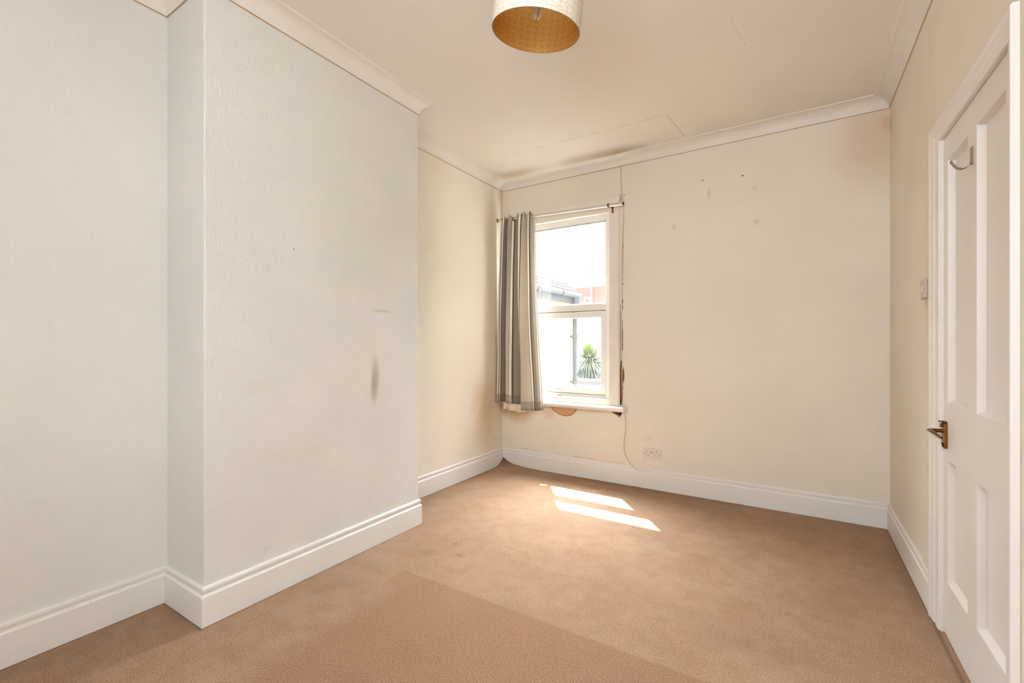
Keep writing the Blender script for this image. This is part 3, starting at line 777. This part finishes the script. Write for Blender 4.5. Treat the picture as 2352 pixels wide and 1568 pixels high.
# ------------------------------------------------------------------ door
def make_door():
    fx = XR + .006                        # face of the leaf
    root = struct(empty('door_1', (XR + .02, (DY0 + DY1) / 2, 0)), 'white four-panel door')
    mb = MB()
    Ys = (DY0, 1.822, 2.066, 2.160, 2.402, DY1)      # near stile | panel | mid stile | panel | far stile
    Ys = (1.760, 1.820, 2.062, 2.155, 2.395, 2.450)
    Zs = (.008, .219, .697, .922, 1.868, 1.966)
    th = .038
    def slab(y0, y1, z0, z1): mb.box((fx, y0, z0), (fx + th, y1, z1))
    slab(Ys[0], Ys[1], Zs[0], Zs[5]); slab(Ys[2], Ys[3], Zs[0], Zs[5]); slab(Ys[4], Ys[5], Zs[0], Zs[5])
    for a, b_ in ((Zs[0], Zs[1]), (Zs[2], Zs[3]), (Zs[4], Zs[5])):
        slab(Ys[1], Ys[2], a, b_); slab(Ys[3], Ys[4], a, b_)
    mb.build('door_frame_boards', M_door, root)
    for (y0, y1) in ((Ys[1], Ys[2]), (Ys[3], Ys[4])):
        for (z0, z1) in ((Zs[1], Zs[2]), (Zs[3], Zs[4])):
            m = MB(); d = .021; bw = .013; e = fx + .0005
            o = [(e, y0, z0), (e, y1, z0), (e, y1, z1), (e, y0, z1)]
            i_ = [(fx + d, y0 + bw * .55, z0 + bw), (fx + d, y1 - bw * .55, z0 + bw), (fx + d, y1 - bw * .55, z1 - bw * .55), (fx + d, y0 + bw * .55, z1 - bw * .55)]
            bk = [(fx + th - .004, y, z) for _, y, z in o]
            m.add(o + i_ + bk, [(0, 1, 5, 4), (1, 2, 6, 5), (2, 3, 7, 6), (3, 0, 4, 7), (4, 5, 6, 7), (8, 9, 10, 11), (0, 1, 9, 8), (1, 2, 10, 9), (2, 3, 11, 10), (3, 0, 8, 11)])
            m.build('door_panel', M_door, root)
    # handle
    M_br = simple('worn_antique_brass', rgb(124, 84, 40), .30, 1.0); M_brl = simple('worn_brass_edge', rgb(190, 160, 112), .3, 1.0)
    h = MB(); pts = []
    y0, y1, z0, z1 = 2.396, 2.438, .742, .850
    prof = [(y0, z0 + .006), (y0 + .006, z0)] + [(y1 - .006, z0 + .003), (y1, z0 + .012), (y1, z1 - .012), (y1 - .008, z1 - .002), (y0 + .008, z1 - .002), (y0, z1 - .012)]
    h.poly([(fx, y, z) for y, z in prof], (-.009, 0, 0)); hp = h.build('handle_plate', M_br, root)
    h = MB(); h.box((fx - .011, y0 + .006, z1 - .012), (fx - .008, y1 - .006, z1 - .006), 0, .001); h.tube([(fx - .008, 2.417, .846), (fx - .020, 2.417, .846)], .0020, 8); h.tube([(fx - .019, 2.417, .846), (fx - .022, 2.417, .846)], .0036, 8)
    for z in (.757, .7505): h.tube([(fx - .008, 2.41 + (z - .75) * 1.6, z), (fx - .012, 2.41 + (z - .75) * 1.6, z)], .0045, 10)
    h.build('screw', simple('dark_screw', rgb(40, 28, 20), .4, .8), hp)
    h = MB()
    h.tube([(fx - .006, 2.420, .808), (fx - .028, 2.420, .808), (fx - .044, 2.418, .809), (fx - .050, 2.405, .810), (fx - .049, 2.38, .809), (fx - .046, 2.350, .805), (fx - .040, 2.325, .799), (fx - .034, 2.312, .796)],
           [.0060, .0060, .0085, .0105, .010, .0090, .0080, .006], 20, 0, True, [.0075, .0075, .0070, .0060, .0055, .0050, .0045, .004])
    h.tube([(fx - .006, 2.426, .830), (fx - .016, 2.426, .830)], .007, 12)
    h.build('lever', M_br, hp)
    # hinge screw marks near the top of the hinge stile
    m = MB()
    for z in (1.812, 1.792, 1.774, 1.756, 1.742): m.poly([(fx, 1.776, z), (fx, 1.780, z + .003), (fx, 1.785, z + .001), (fx, 1.780, z - .002)], (-.0008, 0, 0))
    m.build('screw_holes', M_dark, root)
    # coat hook is screwed to the leaf
    hk = MB(); y0, y1 = 2.098, 2.116
    hk.box((fx - .003, y0, 1.756), (fx, y1, 1.812), 0, .001)
    path = [(fx - .0018, 1.772), (fx - .004, 1.757), (fx - .012, 1.748), (fx - .024, 1.745), (fx - .036, 1.750), (fx - .045, 1.762), (fx - .052, 1.775)]
    for (xa, za), (xb, zb) in zip(path, path[1:]):
        hk.add([(xa, y0, za), (xa, y1, za), (xb, y1, zb), (xb, y0, zb)], [(0, 1, 2, 3)])
        hk.add([(xa - .0015, y0, za - .0022), (xa - .0015, y1, za - .0022), (xb - .0015, y1, zb - .0022), (xb - .0015, y0, zb - .0022)], [(0, 1, 2, 3)])
        hk.add([(xa, y0, za), (xb, y0, zb), (xb - .0015, y0, zb - .0022), (xa - .0015, y0, za - .0022)], [(0, 1, 2, 3)])
        hk.add([(xa, y1, za), (xb, y1, zb), (xb - .0015, y1, zb - .0022), (xa - .0015, y1, za - .0022)], [(0, 1, 2, 3)])
    hk.tube([(fx - .052, y0, 1.775), (fx - .052, y1, 1.775)], .0025, 8)
    hko = hk.build('coat_hook', simple('tarnished_steel', rgb(150, 138, 122), .35, .9), root); hko['label'] = 'tarnished metal coat hook'
    return root


make_door()

# door surround: architrave with stepped moulding, frame lining behind it
def arch():
    # profile across the board: t=0 inner edge (at opening) to 1 outer edge; depth from wall
    prof = [(0, 0), (0, .008), (.10, .010), (.30, .010), (.36, .0075), (.42, .0075), (.50, .012), (.62, .014), (.70, .0125), (.74, .0140), (.84, .0175), (.96, .0175), (1, .013), (1, 0)]
    def path(wd_far, wd_near, wd_top):
        mb = MB(); yi0, yi1, zi = DY0 - .002, DY1 + .002, DZ - .002
        def pt(k, t):
            if k == 0: return (yi1 + t * wd_far, 0.0)
            if k == 1: return (yi1 + t * wd_far, zi + t * wd_top)
            if k == 2: return (yi0 - t * wd_near, zi + t * wd_top)
            return (yi0 - t * wd_near, 0.0)
        n = len(prof)
        for k in range(3):
            for (t0, d0), (t1, d1) in zip(prof, prof[1:]):
                a, b_, c_, d_ = pt(k, t0), pt(k, t1), pt(k + 1, t1), pt(k + 1, t0)
                mb.add([(XR - d0, *a), (XR - d1, *b_), (XR - d1, *c_), (XR - d0, *d_)], [(0, 1, 2, 3)])
        # door lining reveal
        for (a, b_) in (((XR - .002, DY1 - .003, 0), (XR + .14, DY1 + .02, DZ + .02)), ((XR - .002, DY0 - .02, 0), (XR + .14, DY0 + .003, DZ + .02)), ((XR - .002, DY0, DZ - .003), (XR + .14, DY1, DZ + .02))):
            mb.box(a, b_)
        return mb
    o = path(.128, .048, .078).build('trim_5', M_arch); struct(o, 'white moulded architrave round the door')


arch()
mb = MB(); mb.box((XR + .30, DY0 - .5, -.02), (XR + .33, DY1 + .5, 2.4)); struct(mb.build('wall_landing', M_right))

# ------------------------------------------------------------------ sockets, switch, cable
M_plastic = simple('grey_white_plastic', rgb(222, 210, 198), .35)
M_plastic2 = simple('grey_white_switch_plastic', rgb(200, 188, 177), .4)


def socket():
    root = tag(empty('wall_socket', (-.97, YB, .278)), 'white double plug socket low on the window wall, right of the dangling cable', 'plug socket')
    x0, x1, z0, z1 = -1.041, -.898, .235, .322
    mb = MB(); mb.box((x0, YB - .009, z0), (x1, YB, z1), 0, .003); pl = mb.build('face_plate', M_plastic, root)
    for cx in (x0 + .0365, x1 - .0365):
        yy = YB - .0096
        for xa, xb, za, zb in ((-.002, .002, .292, .302), (-.0145, -.0085, .2655, .2700), (.0085, .0145, .2655, .2700)):
            m = MB(); m.box((cx + xa, yy, za), (cx + xb, YB - .008, zb)); m.build('pin_hole', M_dark, pl)
    for cx in (x0 + .0635, x1 - .0635 + 0):
        m = MB(); m.box((cx - .0055, YB - .0125, .282), (cx + .0055, YB - .008, .302), 0, .0015); m.build('rocker', M_plastic2, pl)
    for cx in (x0 + .0115, x1 - .0115):
        m = MB(); m.tube([(cx, YB - .0098, .282), (cx, YB - .008, .282)], .0032, 12); m.build('screw', simple('brass_screw', rgb(92, 70, 50), .5, .4), pl)


socket()


def switch():
    root = tag(empty('light_switch', (XR, 2.715, 1.40)), 'small white light switch on the wall beside the door', 'light switch')
    y0, y1, z0, z1 = 2.672, 2.757, 1.357, 1.441
    mb = MB(); mb.box((XR - .012, y0, z0), (XR, y1, z1), 0, .003); pl = mb.build('face_plate', M_plastic2, root)
    for y in (2.704, 2.722):
        m = MB(); m.box((XR - .016, y - .0065, 1.386), (XR - .010, y + .0065, 1.411), 0, .002); m.build('rocker', M_plastic, pl)
    for y in (y0 + .012, y1 - .012):
        m = MB(); m.tube([(XR - .0128, y, 1.399), (XR - .010, y, 1.399)], .003, 10); m.build('screw', simple('dull_screw', rgb(150, 120, 98), .5, .4), pl)


switch()


def cable():
    root = tag(empty('aerial_cable', (-1.2, YB, 1.2)), 'thin cream cable dangling down the wall right of the window to the skirting', 'cable')
    pts = [(-1.228, 2.655), (-1.226, 2.60), (-1.222, 2.50), (-1.216, 2.40), (-1.203, 2.33), (-1.199, 2.25), (-1.204, 2.10), (-1.212, 1.92), (-1.213, 1.75), (-1.214, 1.60), (-1.216, 1.45), (-1.2185, 1.30), (-1.219, 1.15),
           (-1.213, 1.02), (-1.214, .92), (-1.214, .82), (-1.204, .74), (-1.190, .66), (-1.172, .60), (-1.166, .55), (-1.170, .48), (-1.186, .40), (-1.192, .33), (-1.187, .27), (-1.165, .22), (-1.130, .175), (-1.095, .145), (-1.083, .134)]
    # smooth (Catmull-Rom)
    P = [Vector((x, 0, z)) for x, z in pts]; out = []
    for i in range(len(P) - 1):
        p0, p1, p2, p3 = P[max(0, i - 1)], P[i], P[i + 1], P[min(len(P) - 1, i + 2)]
        for k in range(5):
            t = k / 5; out.append(.5 * ((2 * p1) + (p2 - p0) * t + (2 * p0 - 5 * p1 + 4 * p2 - p3) * t * t + (3 * p1 - p0 - 3 * p2 + p3) * t ** 3))
    out.append(P[-1])
    res = []
    for p in out:
        y = YB - .0045
        if p.z < .75: y -= min(.075, (.75 - p.z) * .6) if p.z > .58 else max(.020, .075 - (.58 - p.z) * .35)
        res.append((p.x, y, p.z))
    m = MB(); m.tube(res, .0028, 8); m.build('sheath', simple('yellowed_cable', rgb(216, 190, 148), .5), root)
    e = Vector(res[-1]); d = (Vector(res[-1]) - Vector(res[-3])).normalized()
    m = MB(); m.tube([e - d * .004, e + d * .016], .0050, 12); m.tube([e + d * .016, e + d * .018], .0040, 12); m.tube([e + d * .018, e + d * .026], .0052, 12); m.build('connector', M_chrome, root)


cable()

# ------------------------------------------------------------------ outside (scaled about the eye: SO x nearest possible distance)
SO = 1.6


def ex(x, y, z): return Vector((x * SO, y * SO, H0 + (z - H0) * SO))


def exb(mb, a, b_, mi=0, bev=0): mb.box(ex(*a), ex(*b_), mi, bev)


GZ = -3.0
mb = MB(); mb.box((-60, YB + WT + .02, GZ - .2), (40, 90, GZ)); struct(mb.build('ground', simple('dark_tarmac_ground', rgb(80, 80, 74), .9)), 'dark ground outside')

nb = tag(empty('neighbouring_extension', ex(-3.4, 5.5, 0) * 1.0), 'cream rendered building with tiled roof edge seen through the left of the window', 'building')
nb.location.z = GZ
M_render = paint_mat('cream_render', rgb(212, 176, 138), .85)
M_gut = simple('grey_plastic_gutter', rgb(88, 88, 90), .45)
mb = MB(); a, b_ = ex(-3.9, 3.2, 0), ex(-3.04, 6.66, 1.80); a.z = GZ; mb.box(a, b_); mb.build('wall', M_render, nb)
# roof: pantile courses rising away from the gutter
M_tile = paint_mat('weathered_grey_tiles', rgb(92, 82, 76), .85, .6, .6)
mb = MB()
for row in range(3):
    ny = 150
    for side in (0,):
        v = []
        for i in range(ny + 1):
            y = 3.4 + (6.70 - 3.4) * i / ny
            rp = .012 * abs(math.sin(y * math.pi / .165 * 1.0))
            xa, xb = -2.985 - row * .075, -2.985 - (row + 1) * .075 - .02
            za = 1.985 + row * .062 + .020; zb = 1.985 + (row + 1) * .062
            v += [ex(xa, y, za - .028 + rp * .6), ex(xa, y, za + rp), ex(xb, y, zb + rp)]
        f = []
        for i in range(ny):
            q = i * 3; f += [(q, q + 3, q + 4, q + 1), (q + 1, q + 4, q + 5, q + 2)]
        mb.add(v, f)
mb.poly([ex(-2.99, 3.4, 1.95), ex(-3.22, 3.4, 2.165), ex(-3.9, 3.4, 1.95)], ex(0, 6.69, 0) - ex(0, 3.4, 0))
mb.build('roof', M_tile, nb)
mb = MB()
prof = [(-2.93 + .0, 1.965), (-2.925, 1.93), (-2.94, 1.895), (-2.97, 1.885), (-3.0, 1.90), (-3.0, 1.965), (-2.99, 1.965), (-2.99, 1.91), (-2.965, 1.90), (-2.945, 1.91), (-2.937, 1.96)]
mb.poly([ex(x, 3.3, z) for x, z in prof], ex(0, 6.78, 0) - ex(0, 3.3, 0))
for yy in (4.6, 5.35, 6.1):
    mb.poly([ex(x + .006, yy, z - .004) for x, z in [(-2.925, 1.968), (-2.92, 1.925), (-2.94, 1.885), (-2.98, 1.875), (-2.98, 1.9), (-2.95, 1.90), (-2.94, 1.968)]], ex(0, .06, 0) - ex(0, 0, 0))
exb(mb, (-3.04, 3.4, 1.80), (-3.0, 6.70, 1.975))
mb.build('gutter', M_gut, nb)
mb = MB(); dp = ex(-2.975, 6.63, 0)
mb.tube([ex(-2.965, 6.63, 1.90), ex(-2.965, 6.63, 1.83), ex(-2.99, 6.64, 1.72), ex(-2.99, 6.64, 1.60), (ex(-2.99, 6.64, 0).x, ex(0, 6.64, 0).y, GZ)], [.12, .10, .062, .056, .056], 14)
for zz in (1.28, .56): mb.tube([ex(-2.99, 6.64, zz - .035), ex(-2.99, 6.64, zz + .035)], .068, 14); mb.box(ex(-3.045, 6.55, zz - .008), ex(-2.97, 6.64, zz + .008))
mb.build('downpipe', M_gut, nb)

# outbuilding with the grey coping
ob = tag(empty('outbuilding', (-3.0 * SO, 8.2 * SO, GZ)), 'low white outbuilding with grey coping beneath the palm', 'building')
mb = MB(); a, b_ = ex(-3.9, 7.9, 0), ex(-0.6, 8.3, .40); a.z = GZ; mb.box(a, b_); mb.build('wall', simple('white_render', rgb(240, 236, 228), .85), ob)
mb = MB(); exb(mb, (-3.95, 7.84, .40), (-.55, 8.36, .475)); mb.build('coping', simple('dark_grey_coping', rgb(72, 76, 80), .7), ob)


# palm
def palm():
    base = ex(-3.72, 9.0, 0); base.z = GZ; rnd = random.Random(5)
    root = tag(empty('cabbage_palm', base), 'green spiky palm with drooping leaves seen through the lower window pane', 'palm')
    hc = ex(-3.72, 9.0, .80)
    mb = MB(); mb.tube([base, base.lerp(hc, .5) + Vector((.05, 0, 0)), hc], [.16, .13, .12], 12); mb.build('trunk', paint_mat('palm_bark', rgb(150, 118, 88), .95, .3, .6), root)
    def leaves(n, el0, el1, L, col, name, droop):
        mb = MB()
        for i in range(n):
            az = rnd.uniform(0, 2 * math.pi); el = math.radians(rnd.uniform(el0, el1)); l = L * rnd.uniform(.8, 1.1)
            d = Vector((math.cos(az) * math.cos(el), math.sin(az) * math.cos(el), math.sin(el))); sd = d.cross(Vector((0, 0, 1)))
            sd = sd.normalized() if sd.length > .05 else Vector((1, 0, 0)); wd = .024 * rnd.uniform(.8, 1.3)
            v = []; K = 6
            for k in range(K + 1):
                t = k / K; p = hc + d * (.06 + l * t) + Vector((0, 0, -droop * l * t ** 2.4)); w_ = wd * (1 - t) ** .6 * (.6 + .8 * t)
                nn = sd.cross(d).normalized() * (w_ * .35)
                v += [p - sd * w_, p - nn, p + sd * w_]
            f = []
            for k in range(K): q = k * 3; f += [(q, q + 1, q + 4, q + 3), (q + 1, q + 2, q + 5, q + 4)]
            mb.add(v, f)
        m, nt, b = new_mat(name + '_leaf'); co = objco(nt)
        S(nt, b, 'Base Color', mix(nt, noise(nt, co, 9, 2), col, tuple(c * .55 for c in col[:3]) + (1,))); b.inputs['Roughness'].default_value = .5
        o = mb.build(name, m, root); return o
    leaves(420, -15, 88, .84, rgb(112, 124, 40), 'foliage', .30)
    leaves(220, -60, 5, .80, rgb(66, 78, 46), 'lower_foliage', .45)
    d_ = leaves(110, -88, -50, .66, rgb(140, 104, 66), 'dead_foliage', .3); d_['label'] = 'dry brown hanging leaves'


palm()


# distant red house
def house():
    k = 22.0 / SO
    root = tag(empty('brick_house', (-9.0, 22.0, GZ)), 'distant red tile-hung house with white eaves at the right of the top pane', 'house')
    m, nt, b = new_mat('red_hung_tiles'); co = objco(nt); br = N(nt, 'ShaderNodeTexWave', wave_type='BANDS', bands_direction='Z'); S(nt, br, 'Vector', co); br.inputs['Scale'].default_value = 3.4; br.inputs['Distortion'].default_value = .3
    S(nt, b, 'Base Color', mix(nt, br.outputs['Fac'], rgb(186, 108, 98), rgb(212, 146, 134))); b.inputs['Roughness'].default_value = .9  # tile reds paled, distance haze put into the colour
    mb = MB(); mb.box((-11.6, 22, 2.9), (-5.0, 27, 4.15)); mb.build('upper_wall', m, root)
    mb = MB(); mb.box((-11.6, 22.05, GZ), (-5.0, 27, 2.9)); mb.build('lower_wall', simple('white_house_render', rgb(244, 240, 234), .9), root)
    mb = MB(); mb.box((-11.9, 21.6, 4.13), (-4.7, 22.0, 4.30)); mb.build('fascia', M_upvc, root)
    mb = MB(); mb.poly([(-12, 21.5, 4.28), (-12, 24.5, 5.0), (-12, 27.5, 4.28)], (7.4, 0, 0)); mb.build('roof', simple('pale_slate_roof', rgb(196, 188, 182), .8), root)
    mb = MB(); mb.box((-9.35, 21.95, 3.32), (-9.05, 22.02, 3.62)); mb.box((-9.30, 21.93, 3.36), (-9.10, 21.96, 3.58)); f = mb.build('window', M_upvc, root)
    mb = MB(); mb.box((-9.22, 21.92, 3.37), (-9.11, 21.93, 3.48)); mb.build('pane', simple('dark_pane', rgb(90, 96, 100), .2), f)
    mb = MB(); mb.tube([(-9.05, 21.8, 4.15), (-8.95, 21.93, 4.05), (-8.93, 21.95, 2.6)], .055, 10); mb.build('downpipe', M_upvc, root)
    mb = MB(); mb.box((-10.6, 24.0, 4.4), (-10.0, 24.6, 5.25)); mb.box((-10.65, 23.95, 5.15), (-9.95, 24.65, 5.25)); mb.tube([(-10.3, 24.3, 5.2), (-10.3, 24.3, 5.5)], .11, 10); mb.build('chimney', m, root)


house()
